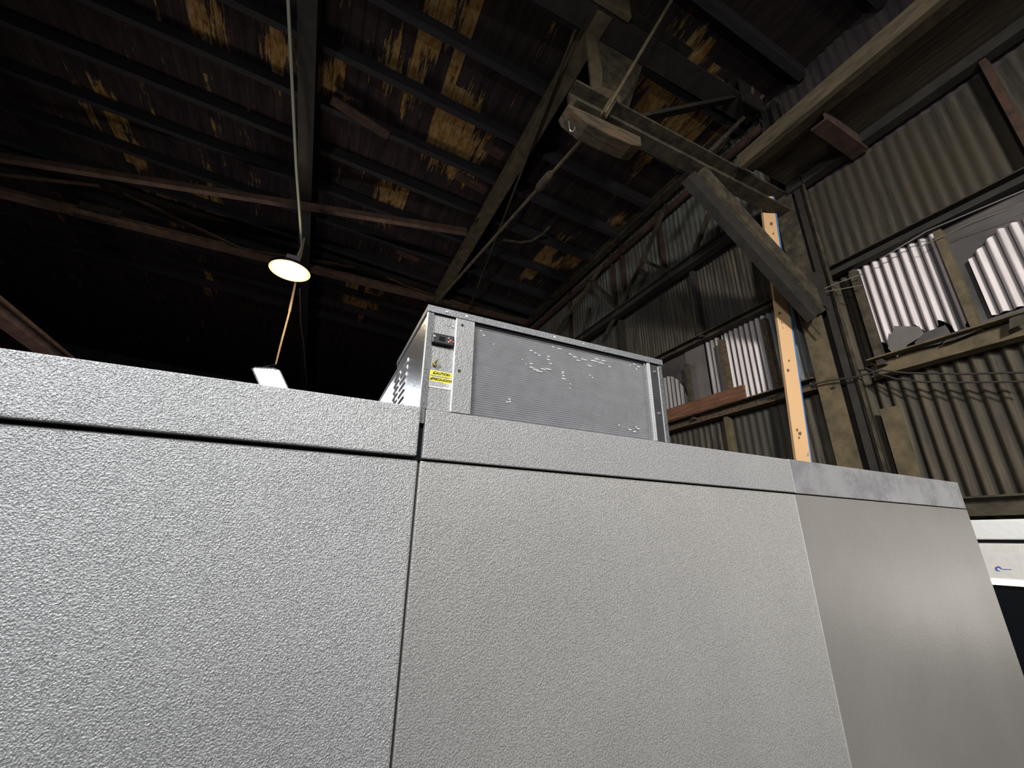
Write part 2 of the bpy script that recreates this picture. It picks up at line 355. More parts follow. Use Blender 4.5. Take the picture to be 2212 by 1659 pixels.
# left side: sheet with two columns of slanted louvres
sd = MB().box(UX0, UX0+.004, YS+.0, 1.40, UZ0, UZ1-.02); sd.box(UX0+.003, UX0+.007, 1.40, UYB, UZ0, UZ1-.035)
sp_ = sd.build('side_sheet', M['zinc_side'], un)
lv = MB()
for cy in (1.27, 1.385):
    for k in range(9):
        z = .335+k*.0235
        lv.add([(UX0, cy-.05, z), (UX0, cy+.05, z), (UX0-.0035, cy+.05, z-.009), (UX0-.0035, cy-.05, z-.009), (UX0, cy+.05, z-.016), (UX0, cy-.05, z-.016)],
               [(0,1,2,3), (3,2,4,5), (0,3,5), (1,4,2)])
o = lv.build('louvre_slots', M['zinc_side'], sp_); o['label'] = 'two columns of pressed louvres'
MB().box(UX0-.002, UX0+.0005, 1.40, 1.412, UZ0, UZ1-.02).build('sheet_seam', M['frame_dark'], sp_)
MB().box(UX1-.004, UX1, YS, UYB, UZ0, UZ1-.02).build('side_sheet', M['zinc'], un)
MB().box(UX0, UX1, UYB-.004, UYB, UZ0, UZ1-.03).build('rear_sheet', M['zinc'], un)
# lid
lid = MB(); lid.box(UX0-.003, UX1+.004, YS-.004, 1.42, UZ1-.003, UZ1); lid.box(UX0-.003, UX1+.004, YS-.006, YS-.003, UZ1-.019, UZ1)
lid.box(UX0-.003, UX0-.001, YS-.004, 1.42, UZ1-.019, UZ1); lid.box(UX1+.002, UX1+.004, YS-.004, 1.42, UZ1-.019, UZ1); lid.box(UX0, UX1, 1.42, UYB, UZ1-.035, UZ1-.031)
ld = lid.build('lid', M['zinc_lid'], un)
for x in (.262, .318, .600, .705, .785, .962):
    MB().lathe([(.0001, 0), (.004, -.0005), (.0045, -.003)], (0,0,0), 12) if False else None
    q = MB().tube([(x, YS-.0055, UZ1-.010), (x, YS-.0085, UZ1-.010)], [.0042, .003], 12).build('screw', M['screw'], ld)
# left corner flange, control plate, strip
MB().box(UX0, .2290, YS-.003, YS+.01, .3005, UZ1-.019).build('corner_flange', M['zinc_dark'], un)
MB().box(UX0-.0015, UX0+.0015, YS-.0035, YS+.004, .3005, UZ1-.004).build('corner_edge', M['edge_bright'], un)
cp = MB().box(.2290, .2915, YS+.002, YS+.008, UZ0+.0005, UZ1-.019).build('control_plate', M['zinc'], un)
MB().tube([(.270, YS+.003, .549), (.270, YS+.0008, .549)], .0085, 20).build('knockout', M['zinc'], cp)
MB().tube([(.284, YS+.002, .541), (.284, YS-.002, .541)], .0022, 10).build('screw', M['screw'], cp)
MB().box(.2905, .2935, YS-.004, YS+.003, UZ0+.0005, UZ1-.019).build('strip_edge', M['edge_bright'], un)
st = MB().box(.2935, .3445, YS-.004, YS+.004, UZ0+.0005, UZ1-.019).build('front_strip', M['zinc'], un)
for x, z in ((.309, .550), (.308, .415)):
    MB().tube([(x, YS-.004, z), (x, YS-.0075, z)], [.004, .0026], 10).build('screw', M['frame_dark'], st)
# thermostat
ct = MB().box(.2283, .2880, YS-.010, YS+.003, .4785, .5075).build('thermostat', M['black_plastic'], un, bevel=.003)
MB().box(.246, .263, YS-.0106, YS-.009, .4865, .4995).build('display', M['glass_black'], ct)
for x, z, mm, a, n_ in ((.2765, .4925, 'red_button', .0034, 'button'), (.2715, .4985, 'grey_button', .0022, 'button'), (.2715, .4870, 'grey_button', .0026, 'button'), (.2845, .4905, 'grey_button', .0018, 'button'), (.2328, .4965, 'grey_button', .0034, 'button')):
    MB().tube([(x, YS-.0095, z), (x, YS-.0125, z)], [a, a*.85], 14).build(n_, M[mm], ct)
vl = MB().tube([(.2415, YS+.002, .4215), (.2415, YS-.008, .4215)], [.0055, .0045], 6).build('service_valve', M['brass'], un)
MB().tube([(.2415, YS-.006, .4215), (.2445, YS-.011, .4290), (.2455, YS-.012, .4345)], [.0035, .0028, .0024], 8).build('valve_stem', M['brass'], vl)
# warning sticker
lb = MB().box(.2312, .2900, YS+.0008, YS+.0022, .3590, .4055).build('caution_label', M['sticker'], un)
MB().box(.2318, .2895, YS+.0003, YS+.0010, .3925, .4048).build('yellow_band', M['sticker_yellow'], lb, bevel=.0002)
MB().box(.2318, .2895, YS+.0003, YS+.0010, .3765, .3880).build('yellow_band', M['sticker_yellow'], lb, bevel=.0002)
def tri(xc, zc_, s):
    return MB().poly([(xc-s, YS-.0003, zc_-s*.8), (xc+s, YS-.0003, zc_-s*.8), (xc, YS-.0003, zc_+s)], (0,1,0), .0006)
text_mesh('CAUTION', .0094, 'lettering', M['ink'], lb, (.2632, YS-.0002, .3986), .00028, 1.05)
text_mesh('PRECAUCION', .0086, 'lettering', M['ink'], lb, (.2648, YS-.0002, .3822), .00025, 1.0)
tri(.2425, .3984, .0036).build('warning_triangle', M['ink'], lb); tri(.2362, .3820, .0034).build('warning_triangle', M['ink'], lb)
pr = MB()
for k, (z, a, bb) in enumerate(((.3905, .234, .288), (.3890, .236, .283), (.3740, .233, .272), (.3716, .234, .286), (.3690, .233, .279), (.3664, .235, .287), (.3638, .233, .270))):
    x = a
    while x < bb-.002:
        l = random.uniform(.002, .006); pr.box(x, min(x+l, bb), YS+.0002, YS+.0010, z, z+.0009); x += l+.0012
pr.build('small_print', M['ink_grey'], lb)
# coil: flat tubes across, recessed
CX0, CX1, CZ0, CZ1 = .3450, .9540, UZ0+.0005, UZ1-.019
co = MB().box(CX0, CX1, YS+.022, YS+.045, CZ0, CZ1).build('condenser_coil', M['fin_back'], un)
fn = MB(); NF = 44
for k in range(NF):
    z = CZ0+.003+(CZ1-CZ0-.004)*k/(NF-1); fn.add([(CX0, YS+.0125, z-.0013), (CX1, YS+.0125, z-.0013), (CX1, YS+.0085, z+.0012), (CX0, YS+.0085, z+.0012), (CX0, YS+.024, z+.0014), (CX1, YS+.024, z+.0014), (CX0, YS+.024, z-.0024), (CX1, YS+.024, z-.0024)],
           [(0,1,2,3), (3,2,5,4), (6,7,1,0)])
fn.build('fins', M['fin'], co)
def dent(px, py, w=.006, h=.0016):
    p = ony(px, py, YS+.007)
    MB().add([(p.x-w, YS+.0085, p.z-h*.4), (p.x-w*.4, YS+.0065, p.z-h), (p.x+w*.7, YS+.0065, p.z-h), (p.x+w, YS+.0085, p.z), (p.x+w*.4, YS+.0095, p.z+h), (p.x-w*.7, YS+.0095, p.z+h)], [(0,1,2,3,4,5)]).build('bent_fin', M['bent'], co)
for px, py, ww in ((1148,757,.005),(1157,762,.005),(1166,767,.006),(1148,785,.006),(1149,793,.008),(1158,798,.012),(1166,802,.011),(1175,797,.010),(1186,797,.010),(1185,776,.006),(1186,770,.005),(1190,785,.005),(1217,803,.004),(1218,811,.004),(1219,818,.009),(1216,806,.004),(1040,714,.003),(1046,724,.005),(1033,704,.002),
                   (1101,862,.004),(1096,868,.003),(1196,749,.004),(1210,753,.008),(1243,771,.009),(1262,776,.012),(1285,780,.015),(1300,784,.013),(1290,775,.010),(1275,790,.009),(1250,778,.008),(1305,779,.010),(1233,765,.007),(1318,792,.006),(1371,786,.006),(1380,792,.006),(1376,797,.004),(1362,788,.003),(1362,928,.007),(1372,932,.006),(1380,926,.006),(1338,918,.003),(1375,922,.003),(1275,810,.003),(1281,815,.003),(1233,829,.002),(1232,838,.002),(1129,776,.002),(1137,786,.002),(1067,743,.002),(1102,867,.003)):
    dent(px, py, ww)
hp = MB()
hp.box(.9540, .9600, YS+.004, YS+.02, CZ0, CZ1)
for k in range(NF): z = CZ0+.003+(CZ1-CZ0-.004)*k/(NF-1); hp.tube([(.9565, YS+.010, z), (.9565, YS+.001, z)], .0022, 6)
hp.build('header_bends', M['zinc'], co)
hs = MB().box(.9640, .9720, YS-.001, YS+.012, CZ0, CZ1)
for k in range(NF): z = CZ0+.003+(CZ1-CZ0-.004)*k/(NF-1); hs.box(.9655, .9705, YS-.003, YS+.0, z-.001, z+.001)
hs.build('tube_sheet', M['fin'], co)
# right frame
rf = MB().box(.9760, 1.0130, YS+.001, YS+.01, CZ0, CZ1).build('frame_strip', M['frame_dark'], un)
MB().box(.9725, .9760, YS-.002, YS+.01, CZ0, CZ1).build('strip_edge', M['edge_bright'], un)
MB().box(1.0110, 1.0140, YS-.0005, YS+.01, CZ0, CZ1-.008).build('strip_edge', M['edge_bright'], un)
MB().box(1.0140, UX1+.002, YS-.001, YS+.01, CZ0, CZ1).build('corner_flange', M['zinc_dark'], un)
for z in (.541, .394): MB().tube([(.996, YS+.002, z), (.996, YS-.004, z)], [.0062, .004], 6).build('bolt', M['screw'], rf)

# ------------------------------------------------------------------ lamps
l1 = onz(626, 586, 1.0); BX = -.93
s1 = BX/l1.x; c1 = Vector(l1)*s1                       # hangs under the long beam
t = thing('high_bay_lamp', 'round warm glowing disc lamp hanging from the roof, upper of the two lights', 'lamp', c1)
RL = .335
MB().lathe([(RL, 0), (RL+.012, .01), (RL+.008, .05), (RL*.55, .085), (RL*.4, .16), (.02, .17)], c1, 40).build('lamp_housing', M['lamp_body'], t)
MB().lathe([(RL*.86, -.001), (RL-.003, .004)], c1, 40).build('lamp_rim', M['glow_rim'], t)
MB().lathe([(.001, -.012), (RL*.5, -.010), (RL*.86, -.001)], c1, 40).build('lamp_lens', M['glow_warm'], t)
MB().box(c1.x-.10, c1.x+.13, c1.y-.08, c1.y+.08, c1.z+.16, c1.z+.30).build('driver_box', M['lamp_box'], t, bevel=.01)
hk = c1+Vector((-.02, -.30, -.02)); MB().tube([hk+Vector((-.05,0,0)), hk+Vector((-.04,0,-.07)), hk+Vector((.0,0,-.09)), hk+Vector((.03,0,-.06)), hk+Vector((.05,0,0))], .006, 6).build('wire_loop', M['cord_yellow'], t)
l2 = onz(588, 818, 1.0); s2 = BX/l2.x; c2 = Vector(l2)*s2
t = thing('floodlight', 'square cool white floodlight just above the cold room top edge', 'lamp', c2)
def fl(u, v, d=0): return c2+Vector((u-v*.42-.04, -.12-v*.35+d*.5, v*.62+u*.12))   # tilted down towards the camera
HW = .195
q = MB(); q.add([fl(-HW-.03,-.35,.05), fl(HW+.03,-.35,.05), fl(HW+.03,.17,.05), fl(HW-.04,.22,.05), fl(-HW+.04,.22,.05), fl(-HW-.03,.17,.05),
                 fl(-HW-.03,-.35,.3), fl(HW+.03,-.35,.3), fl(HW+.03,.17,.3), fl(HW-.04,.22,.3), fl(-HW+.04,.22,.3), fl(-HW-.03,.17,.3)],
                [(0,1,2,3,4,5), (11,10,9,8,7,6)]+[(i, i+6, (i+1)%6+6, (i+1)%6) for i in range(6)])
q.build('lamp_housing', M['lamp_body'], t)
q = MB(); q.add([fl(-HW,-.32), fl(HW,-.32), fl(HW,.15), fl(-HW,.15)], [(0,1,2,3)])
for k in range(6): q.add([fl(-HW+.01+k*.054,.15), fl(-HW+.05+k*.054,.15), fl(-HW+.042+k*.054,.17), fl(-HW+.018+k*.054,.17)], [(0,1,2,3)])
q.build('lamp_lens', M['glow_cool'], t)
MB().tube([fl(-HW*.5,.22,.2), c2+Vector((0,.05,.30)), fl(HW*.5,.22,.2)], .012, 6).build('hanging_bracket', M['lamp_body'], t)
top2 = c2+Vector((0,.05,.30))
tag(MB().tube([top2, top2+Vector((.01,0,.5)), top2+Vector((.03,0,1.1)), top2+Vector((.03,0,1.13)), top2+Vector((.02,0,1.8)), Vector((top2.x, top2.y, ZE-.1))], [.017,.02,.02,.027,.02,.02], 6).build('power_cord', M['cord_yellow']),
    'tan cord running straight up from the square floodlight', 'cord')
n0 = onz(621, -25, ZE-.12)
tag(MB().tube([c1+Vector((.06,.0,.26)), c1+Vector((.10,-.05,.55)), c1.lerp(n0, .5)+Vector((.11,0,-.08)), n0], .021, 8).build('conduit', M['cord_white']),
    'thin pale green conduit running from the round lamp to the top of the photo', 'conduit')
pts = [onz(x, y, ZE-.17) for x, y in ((648,625),(650,700),(656,740),(663,835))]
tag(MB().tube(pts, .03, 6).build('cable', M['wire']), 'thin grey cable along the long beam behind the floodlight', 'cable')

# ------------------------------------------------------------------ roof steel
def beam_label(o, l, cat='beam', g=None): return tag(o, l, cat, g)
q = MB().ibeam((BX, 1.0, ZE), (BX, 21.5, ZE), .22, .26, .03)
beam_label(q.build('tie_beam', M['steel_dark']), 'dark beam running straight away above the two lamps')
bx2 = .381*ZE
q = MB().ibeam((bx2, 2.45, ZE), (bx2, YT, ZE), .20, .22, .03)
beam_label(q.build('tie_beam', M['steel_pale']), 'dusty olive beam slanting up from the refrigeration unit to the gusset plate')
a = onz(1012, 672, ZE-.16); bq = onz(1243, 65, ZE-.16)
beam_label(MB().tube([a, bq], .022, 6).build('tie_rod', M['steel']), 'thin straight rod just right of the olive roof beam', 'rod')
# far truss
tr = thing('roof_truss', 'long brown roof truss spanning behind the two lamps', 'roof truss', (-3, YT, ZE))
ch = MB().angle((-13.9, YT, ZE-.06), (XW-.1, YT, ZE-.06), .17, .02); ch.bar((-13.9, YT, ZE-.06), (XW-.1, YT, ZE-.06), .16, .05)
ch.build('bottom_chord', M['steel_brown'], tr)
MB().bar((-13.9, YT, zc(-13.9)-.12), (XW-.1, YT, zc(XW)-.12), .16, .16).build('top_chord', M['steel_dark'], tr)
for x in (-4.72, 2.3): MB().box(x-.32, x+.32, YT-.05, YT-.03, ZE-.16, ZE+.22).build('gusset_plate', M['steel'], tr)
xs = [-13.5, -10.3, -7.6, -4.72, -2.2, .4, 2.3, 4.6]
for i in range(len(xs)-1):
    p, r_ = (ZE, zc(xs[i+1])-.15) if i % 2 == 0 else (zc(xs[i])-.15, ZE)
    MB().angle((xs[i], YT, p), (xs[i+1], YT, r_), .08, .012).build('web_member', M['steel_brown'], tr)
# sloping brown rail in front of it
a, bq = onz(-20, 337, ZE-.2), onz(1008, 501, ZE-.2)
beam_label(MB().bar(a, bq, .11, .11).build('brace_pipe', M['steel_brown']), 'long brown bracing rail crossing the roof above the round lamp')
# near truss
nt_ = thing('roof_truss', 'dark roof truss close overhead with a gusset, running to the right wall', 'roof truss', (2.5, YN, ZE))
q = MB().ibeam((-9, YN+.06, ZE+.08), (XW-.15, YN+.06, ZE+.08), .30, .36, .03); q.build('bottom_chord', M['steel_dark'], nt_)
MB().box(bx2-.42, bx2+.30, YN-.16, YN-.10, ZE-.12, ZE+.35).build('gusset_plate', M['steel_pale'], nt_)
MB().box(4.55, 5.0, YN-.12, YN-.09, ZE-.25, ZE+.30).build('gusset_plate', M['steel_dark'], nt_)
for p, r_ in (((1622,205),(1640,-20)), ((1640,215),(1830,20))):
    MB().bar(ony(*p, YN-.1), ony(*r_, YN-.1), .05, .05).build('web_member', M['steel_brown'], nt_)
for p, r_ in (((1625,215),(1668,330)), ((1530,330),(1600,260))):
    MB().bar(ony(*p, YN+.15), ony(*r_, YN+.15), .14, .05).build('web_member', M['steel'], nt_)
# far-left crane rail
q0, q1 = onz(-60, 628, 3.0), onz(170, 806, 3.0)
tag(MB().ibeam(q0, q1, .26, .22, .04).build('crane_rail', M['steel_brown']), 'brown lit beam at the left edge just above the cold room', 'beam')
# joists under the roof boards
ys = [1.0+.92*k for k in range(14)]
for k, y in enumerate(ys):
    q = MB().bar((XL+.2, y, zc(XL+.2)-.10), (XW-.05, y, zc(XW-.05)-.10), .10, .19)
    tag(q.build('roof_joist', M['joist']), 'blackened roof joist across the peeling boards, %s from the top of the photo' % ORD[k], 'roof joist', 'roof joists under the boarded roof')
# odd loose boards on the joists
for (x0, y0, x1, y1, lab) in ((716,214,840,286,'short reddish board under the roof, left of the olive beam'), (1047,313,1085,335,'small red brown board stub beside the olive beam'), (858,542,905,560,'small pale board stub under the far roof'), (985,376,1050,408,'dark grey board end under the roof, mid way along')):
    z = 6.1
    for _ in range(6): z = zc(onz(x0, y0, z).x)-.222
    p, r_ = onz(x0, y0, z), onz(x1, y1, z); r_.z = zc(r_.x)-.222
    tag(MB().bar(p, r_, .17, .04).build('loose_board', M['rust']), lab, 'board')

# ------------------------------------------------------------------ bracket arm and things around it
ar = thing('bracket_arm', 'heavy cantilever beam reaching out from the wall column with a diagonal brace', 'bracket', (XW-.2, YN, 2.8))
ZA = 4.22
pL, pR = ony(1238, 236, YN), ony(1702, 440, YN)
MB().channel((pL.x, YN, ZA+.02), (XW-.165, YN, ZA-.02), .16, .30, .03, side=-1).build('arm_beam', M['steel'], ar)
MB().bar((pL.x+.02, YN+.10, ZA+.10), (XW-.17, YN+.10, ZA+.08), .06, .20).build('arm_beam', M['steel_dark'], ar)
kb0, kb1 = ony(1508, 372, YN-.06), onx(1780, 672, 5.0)
MB().angle(kb0, kb1, .20, .03, (0,1,0)).build('knee_brace', M['steel'], ar)
MB().bar(kb0+Vector((-.10,.06,-.06)), kb1+Vector((-.12,.06,-.06)), .20, .10, (0,1,0)).build('knee_brace', M['steel_dark'], ar)
MB().poly([onx(x, y, 4.98) for x, y in ((1700,600),(1770,585),(1790,665),(1735,640))], (1,0,0), .02).build('gusset_plate', M['steel_dark'], ar)
e0, e1 = ony(1228, 233, YN-.13), ony(1385, 300, YN-.13)
tb = MB(); d = e1-e0
outl = [e0+Vector((0,0,.06)), e1+Vector((0,0,.03)), e1+Vector((0,0,-.10)), e0.lerp(e1,.85)+Vector((0,0,-.135)), e0.lerp(e1,.55)+Vector((0,0,-.13)), e0.lerp(e1,.25)+Vector((0,0,-.10)), e0.lerp(e1,.05)+Vector((0,0,-.01))]
tb.poly(outl, (0,1,0), .20)
tag(tb.build('timber_block', M['timber'], bevel=.012), 'weathered timber block with rounded scorched underside bolted to the arm end', 'timber block')
h0 = ony(1229, 272, YN-.05); hw = .035
tag(MB().tube([h0+Vector((0,0,.06)), h0+Vector((.004,0,-.03)), h0+Vector((.015,0,-.062)), h0+Vector((.04,0,-.055)), h0+Vector((.062,0,-.02)), h0+Vector((.066,0,.02))], .007, 6).build('hook', M['screw']),
    'small pale U shaped hook hanging under the arm end', 'hook')
# tapered sheet hanging between truss and arm
YH = 2.72
wd = MB().poly([ony(x, y, YH) for x, y in ((1262,20),(1410,75),(1352,252),(1286,240))], (0,1,0), .02)
wo = wd.build('hanging_plate', M['steel'])
tag(wo, 'tapered grey brown steel sheet hanging above the arm end', 'steel plate')
MB().poly([ony(x, y, YH-.02) for x, y in ((1262,20),(1277,24),(1302,150),(1298,242),(1284,238))], (0,1,0), .03).build('edge_flange', M['steel_pale'], wo)
MB().poly([ony(x, y, YH-.012) for x, y in ((1297,185),(1336,200),(1352,252),(1286,240))], (0,1,0), .01).build('lower_patch', M['steel_pale'], wo)
# tie rod with a fork end, and the turnbuckle rod behind
a, bq = ony(1458, -12, 2.0), ony(1306, 246, 2.36)
rd = MB().tube([a, bq], .02, 8).build('tie_rod', M['steel_pale']); tag(rd, 'brown tie rod from the top of the photo down to the arm end', 'rod')
f0, f1 = ony(1330, 205, 2.34), ony(1304, 250, 2.36)
for s_ in (-1, 1): MB().tube([f0, f0.lerp(f1,.3)+Vector((s_*.03,0,0)), f1+Vector((s_*.03,0,0))], .012, 6).build('fork_prong', M['steel_pale'], rd)
a, bq = ony(1268, 290, 2.6), onz(944, 652, ZE-.25)
rd = MB().tube([a, a.lerp(bq, .5), bq], [.022, .03, .04], 8).build('tie_rod', M['steel_pale']); tag(rd, 'tan tie rod with turnbuckle running from the arm end down to the unit', 'rod')
r1, r2 = ray(1200, 383), ray(1176, 418)
def near(px, py):
    dv = (bq-a); best = min((k/400 for k in range(401)), key=lambda k: (lambda w_: (w_[0]-px)**2+(w_[1]-py)**2)(proj(a+dv*k))); return a+dv*best
def proj(w_):
    c = [sum(R[i][k]*w_[i] for i in range(3)) for k in range(3)]; return PX+F*c[0]/c[2], PY+F*c[1]/c[2]
u0, u1 = near(1202, 380), near(1174, 420)
MB().tube([u0, u0.lerp(u1,.2), u0.lerp(u1,.8), u1], [.03, .06, .06, .035], 8).build('turnbuckle', M['timber'], rd)
a, bq = ony(1372, 258, 2.66), ony(1585, 213, 2.52)
tag(MB().bar(a, bq, .10, .05).build('flat_brace', M['steel_dark']), 'dark flat brace rising right from the arm toward the truss', 'brace')
pts = [onz(x, y, 6.0) for x, y in ((1085,518),(1125,524),(1150,520),(1172,506),(1187,490))]
tag(MB().tube(pts, .035, 6).build('bent_pipe', M['steel']), 'curved pipe end under the roof left of the turnbuckle rod', 'pipe')

# ------------------------------------------------------------------ high platform along the right wall
ZPf = .834*XW
pf = thing('wall_platform', 'long plank walkway high on the right wall seen from below', 'platform', (4.6, 1.0, ZPf))
xe = .960*ZPf
MB().bar((xe, -3, ZPf+.06), (xe, YN-.1, ZPf+.06), .07, .20).build('edge_plank', M['fascia'], pf)
MB().bar((xe+.16, -3, ZPf+.05), (xe+.16, YN-.1, ZPf+.05), .13, .06).build('edge_plank', M['steel_pale'], pf)
for k in range(4):
    x0 = xe+.24+k*.19; MB().box(x0, x0+.18, -3, YN-.1, ZPf+.10, ZPf+.14).build('soffit_plank', M['soffit'], pf)
MB().bar((XW-.12, -3, ZPf+.0), (XW-.12, YN-.1, ZPf+.0), .12, .12).build('wall_rail', M['steel_dark'], pf)
a, bq = onz(1765, 258, ZPf-.02), onz(1888, 325, ZPf-.02)
MB().channel((a.x, a.y, ZPf-.02), (XW-.05, a.y+.02, ZPf-.02), .16, .16, .02).build('cross_bearer', M['rust'], pf)

# ------------------------------------------------------------------ wall column and girts
def wy(px, py): return onx(px, py, XW).y
def wp(px, py, dx=.1): return onx(px, py, XW-dx)
cl = thing('wall_column', 'steel wall column with dusty tan flange behind the right end of the cold room', 'column', (XW-.2, YN, -CH))
yc0, yc1 = wy(1882, 1016), wy(1828, 1010)
MB().box(XW-.16, XW-.14, yc0, yc1, -CH, 2.75).build('flange', M['steel_pale'], cl)
MB().box(XW-.15, XW-.13, yc0-.02, yc1-.01, 2.75, ZA+.1).build('flange', M['steel'], cl)
MB().box(XW-.14, XW-.03, (yc0+yc1)/2-.015, (yc0+yc1)/2+.015, -CH, ZE).build('web', M['steel_dark'], cl)
MB().box(XW-.05, XW-.03, yc0-.03, yc1+.03, -CH, ZE).build('flange', M['steel_dark'], cl)
for z in (1.62, .5): MB().tube([(XW-.16, (yc0+yc1)/2-.05, z), (XW-.18, (yc0+yc1)/2-.05, z)], .015, 8).build('bolt', M['steel_dark'], cl)
q = MB().channel((XW-.09, wy(1905,1016)-.0, -CH), (XW-.09, wy(1905,1016), ZE-.1), .10, .07, .012, (0,1,0))
tag(q.build('steel_channel', M['steel_dark']), 'dark rusty channel standing right beside the tan column', 'channel')
q = MB().angle((XW-.13, wy(1932,1018), -CH), (XW-.13, wy(1932,1018), ZE-.2), .05, .01, (0,1,0))
tag(q.build('steel_angle', M['steel']), 'dark narrow angle iron between the column and the pale post', 'angle iron')
y = wy(1975, 1020)
tag(MB().bar((XW-.10, y, -CH), (XW-.10, y, Z3*.72), .02, .16, (0,1,0)).build('pale_post', M['steel_pale']), 'short pale olive post on the wall right of the column', 'post')
# girts
def girt(name, z, y0, y1, h, d, m_, lab):
    q = MB(); q.channel((XW-.03-d/2, y0, z), (XW-.03-d/2, y1, z), d, h, .015)
    return tag(q.build(name, m_), lab, 'beam')
girt('wall_girt', Z2, yc1+.03, YT-.2, .11, .10, M['steel'], 'upper wall rail over the window strip left of the column')
girt('wall_girt', Z2+.02, -3, yc0-.08, .13, .10, M['steel_dark'], 'upper wall rail over the bright corrugated panes right of the column')
girt('wall_girt', Z3-.06, yc1+.03, YT-.2, .15, .14, M['timber'], 'lower wall rail under the window strip left of the column')
girt('wall_girt', Z3-.08, -3, yc0-.30, .20, .14, M['steel_pale'], 'lower wall rail under the bright corrugated panes right of the column')
girt('wall_girt', .062*XW, -3, 2.4, .16, .10, M['steel'], 'low wall rail just above the white display cooler')
a, bq = wp(1448, 952, .16), wp(1614, 872, .16)
tag(MB().bar((a.x, a.y, Z3+.12), (bq.x, bq.y, Z3+.10), .04, .19).build('plank', M['red_board']), 'red brown plank lying on the lower wall rail beside the unit', 'plank')
# mullions
def mull(x0, y0, x1, y1, w, m_, lab, d=.08):
    p, r_ = wp(x0, y0, d), wp(x1, y1, d); yy = (p.y+r_.y)/2
    tag(MB().bar((XW-d, yy, min(p.z, r_.z)), (XW-d, yy, max(p.z, r_.z)), w, .06, (0,1,0)).build('window_post', m_), lab, 'window post')
mull(1478, 790, 1506, 905, .07, M['steel'], 'window post nearest to the refrigeration unit')
mull(1552, 738, 1588, 866, .10, M['timber'], 'window post between the half flat pane and the bright pane left of the column')
mull(1650, 690, 1685, 838, .08, M['timber'], 'window post just left of the peach board')
mull(1846, 585, 1905, 790, .09, M['steel'], 'window post at the left of the large bright corrugated pane')
mull(2028, 500, 2112, 716, .075, M['steel_pale'], 'window post between the two bright corrugated panes')
p, r_ = wp(2140, 150, .12), wp(2225, 330, .12)
tag(MB().bar((XW-.1, (p.y+r_.y)/2, Z2+.1), (XW-.1, (p.y+r_.y)/2, ZPf), .10, .05, (0,1,0)).build('wall_stud', M['rust']), 'reddish board upright on the wall under the platform at far right', 'board')
for (x0, y0, x1, y1, lab) in ((1500, 620, 1525, 745, 'dark stud on the wall between the two rails, left of the knee brace'), (1340, 700, 1365, 770, 'dark stud on the wall just above the unit')):
    p = wp(x0, y0, .08); tag(MB().bar((XW-.07, p.y, Z2), (XW-.07, p.y, ZT), .10, .06, (0,1,0)).build('wall_stud', M['steel_dark']), lab, 'stud')
p = wp(1575, 930, .08); tag(MB().bar((XW-.07, p.y, -CH), (XW-.07, p.y, Z3-.12), .09, .06, (0,1,0)).build('wall_stud', M['steel_pale']), 'stud below the lower rail right of the unit', 'stud')

# panes in the window strip
def pane(y0, y1, m_, lab, z0=None, z1=None, flat=False, top=None, bot=None, dx=.02, name='window_pane'):
    z0 = Z3+.0 if z0 is None else z0; z1 = Z2 if z1 is None else z1
    y0, y1 = min(y0, y1), max(y0, y1)
    q = MB()
    if flat: q.box(XW-dx, XW-dx+.008, y0, y1, z0, z1)
    else: q.corr(XW-dx+.03, y0, y1, z0, z1, PP, .020, 10, top, bot)
    return tag(q.build(name, m_), lab, 'window pane')
Y1 = wy(1490, 845); Y2 = wy(1570, 800); Y3 = wy(1668, 765); Y4 = wy(1770, 740); Y5 = wy(1874, 690); Y6 = wy(2070, 610)
Y0 = Y1+1.3
def curve_top(y): t_ = max(0, min(1, (y-Y1)/.42)); return Z3+.03+.80*math.sqrt(max(0, t_*(2-t_)))
pane(Y1, Y0, M['flat_sheet'], 'dark dirty flat pane directly beside the unit', flat=True, dx=-.02)
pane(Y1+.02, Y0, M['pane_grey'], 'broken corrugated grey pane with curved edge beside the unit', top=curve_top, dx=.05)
pane(Y2+.32, Y1, M['flat_sheet_light'], 'flat dusty grey pane second from the unit', flat=True, dx=0)
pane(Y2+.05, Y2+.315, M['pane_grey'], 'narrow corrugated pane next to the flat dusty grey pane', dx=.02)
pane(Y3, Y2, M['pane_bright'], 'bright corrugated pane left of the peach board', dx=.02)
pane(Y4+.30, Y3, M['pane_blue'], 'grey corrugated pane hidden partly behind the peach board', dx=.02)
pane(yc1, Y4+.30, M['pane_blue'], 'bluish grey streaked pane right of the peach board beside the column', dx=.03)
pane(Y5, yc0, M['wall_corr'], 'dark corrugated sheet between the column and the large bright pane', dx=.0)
def jag(y): return Z3+.05+.22*abs(math.sin(y*6.3+.6))*abs(math.sin(y*13+1)) + (.05 if int(y/.085) % 2 else 0)
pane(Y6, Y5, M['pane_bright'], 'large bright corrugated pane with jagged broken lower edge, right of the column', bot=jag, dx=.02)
Y7 = -2.5
def g_top(y): return Z2-.30-.25*max(0, min(1, (y-(Y6-.35))/.35))
pane(Y7, Y6, M['flat_sheet'], 'dark smoky flat sheet behind the rightmost bright pane', flat=True, dx=-.03)
pane(Y7, Y6-.12, M['pane_bright'], 'rightmost bright corrugated pane cut by the photo edge', top=g_top, bot=lambda y: Z3+.12, dx=.03)
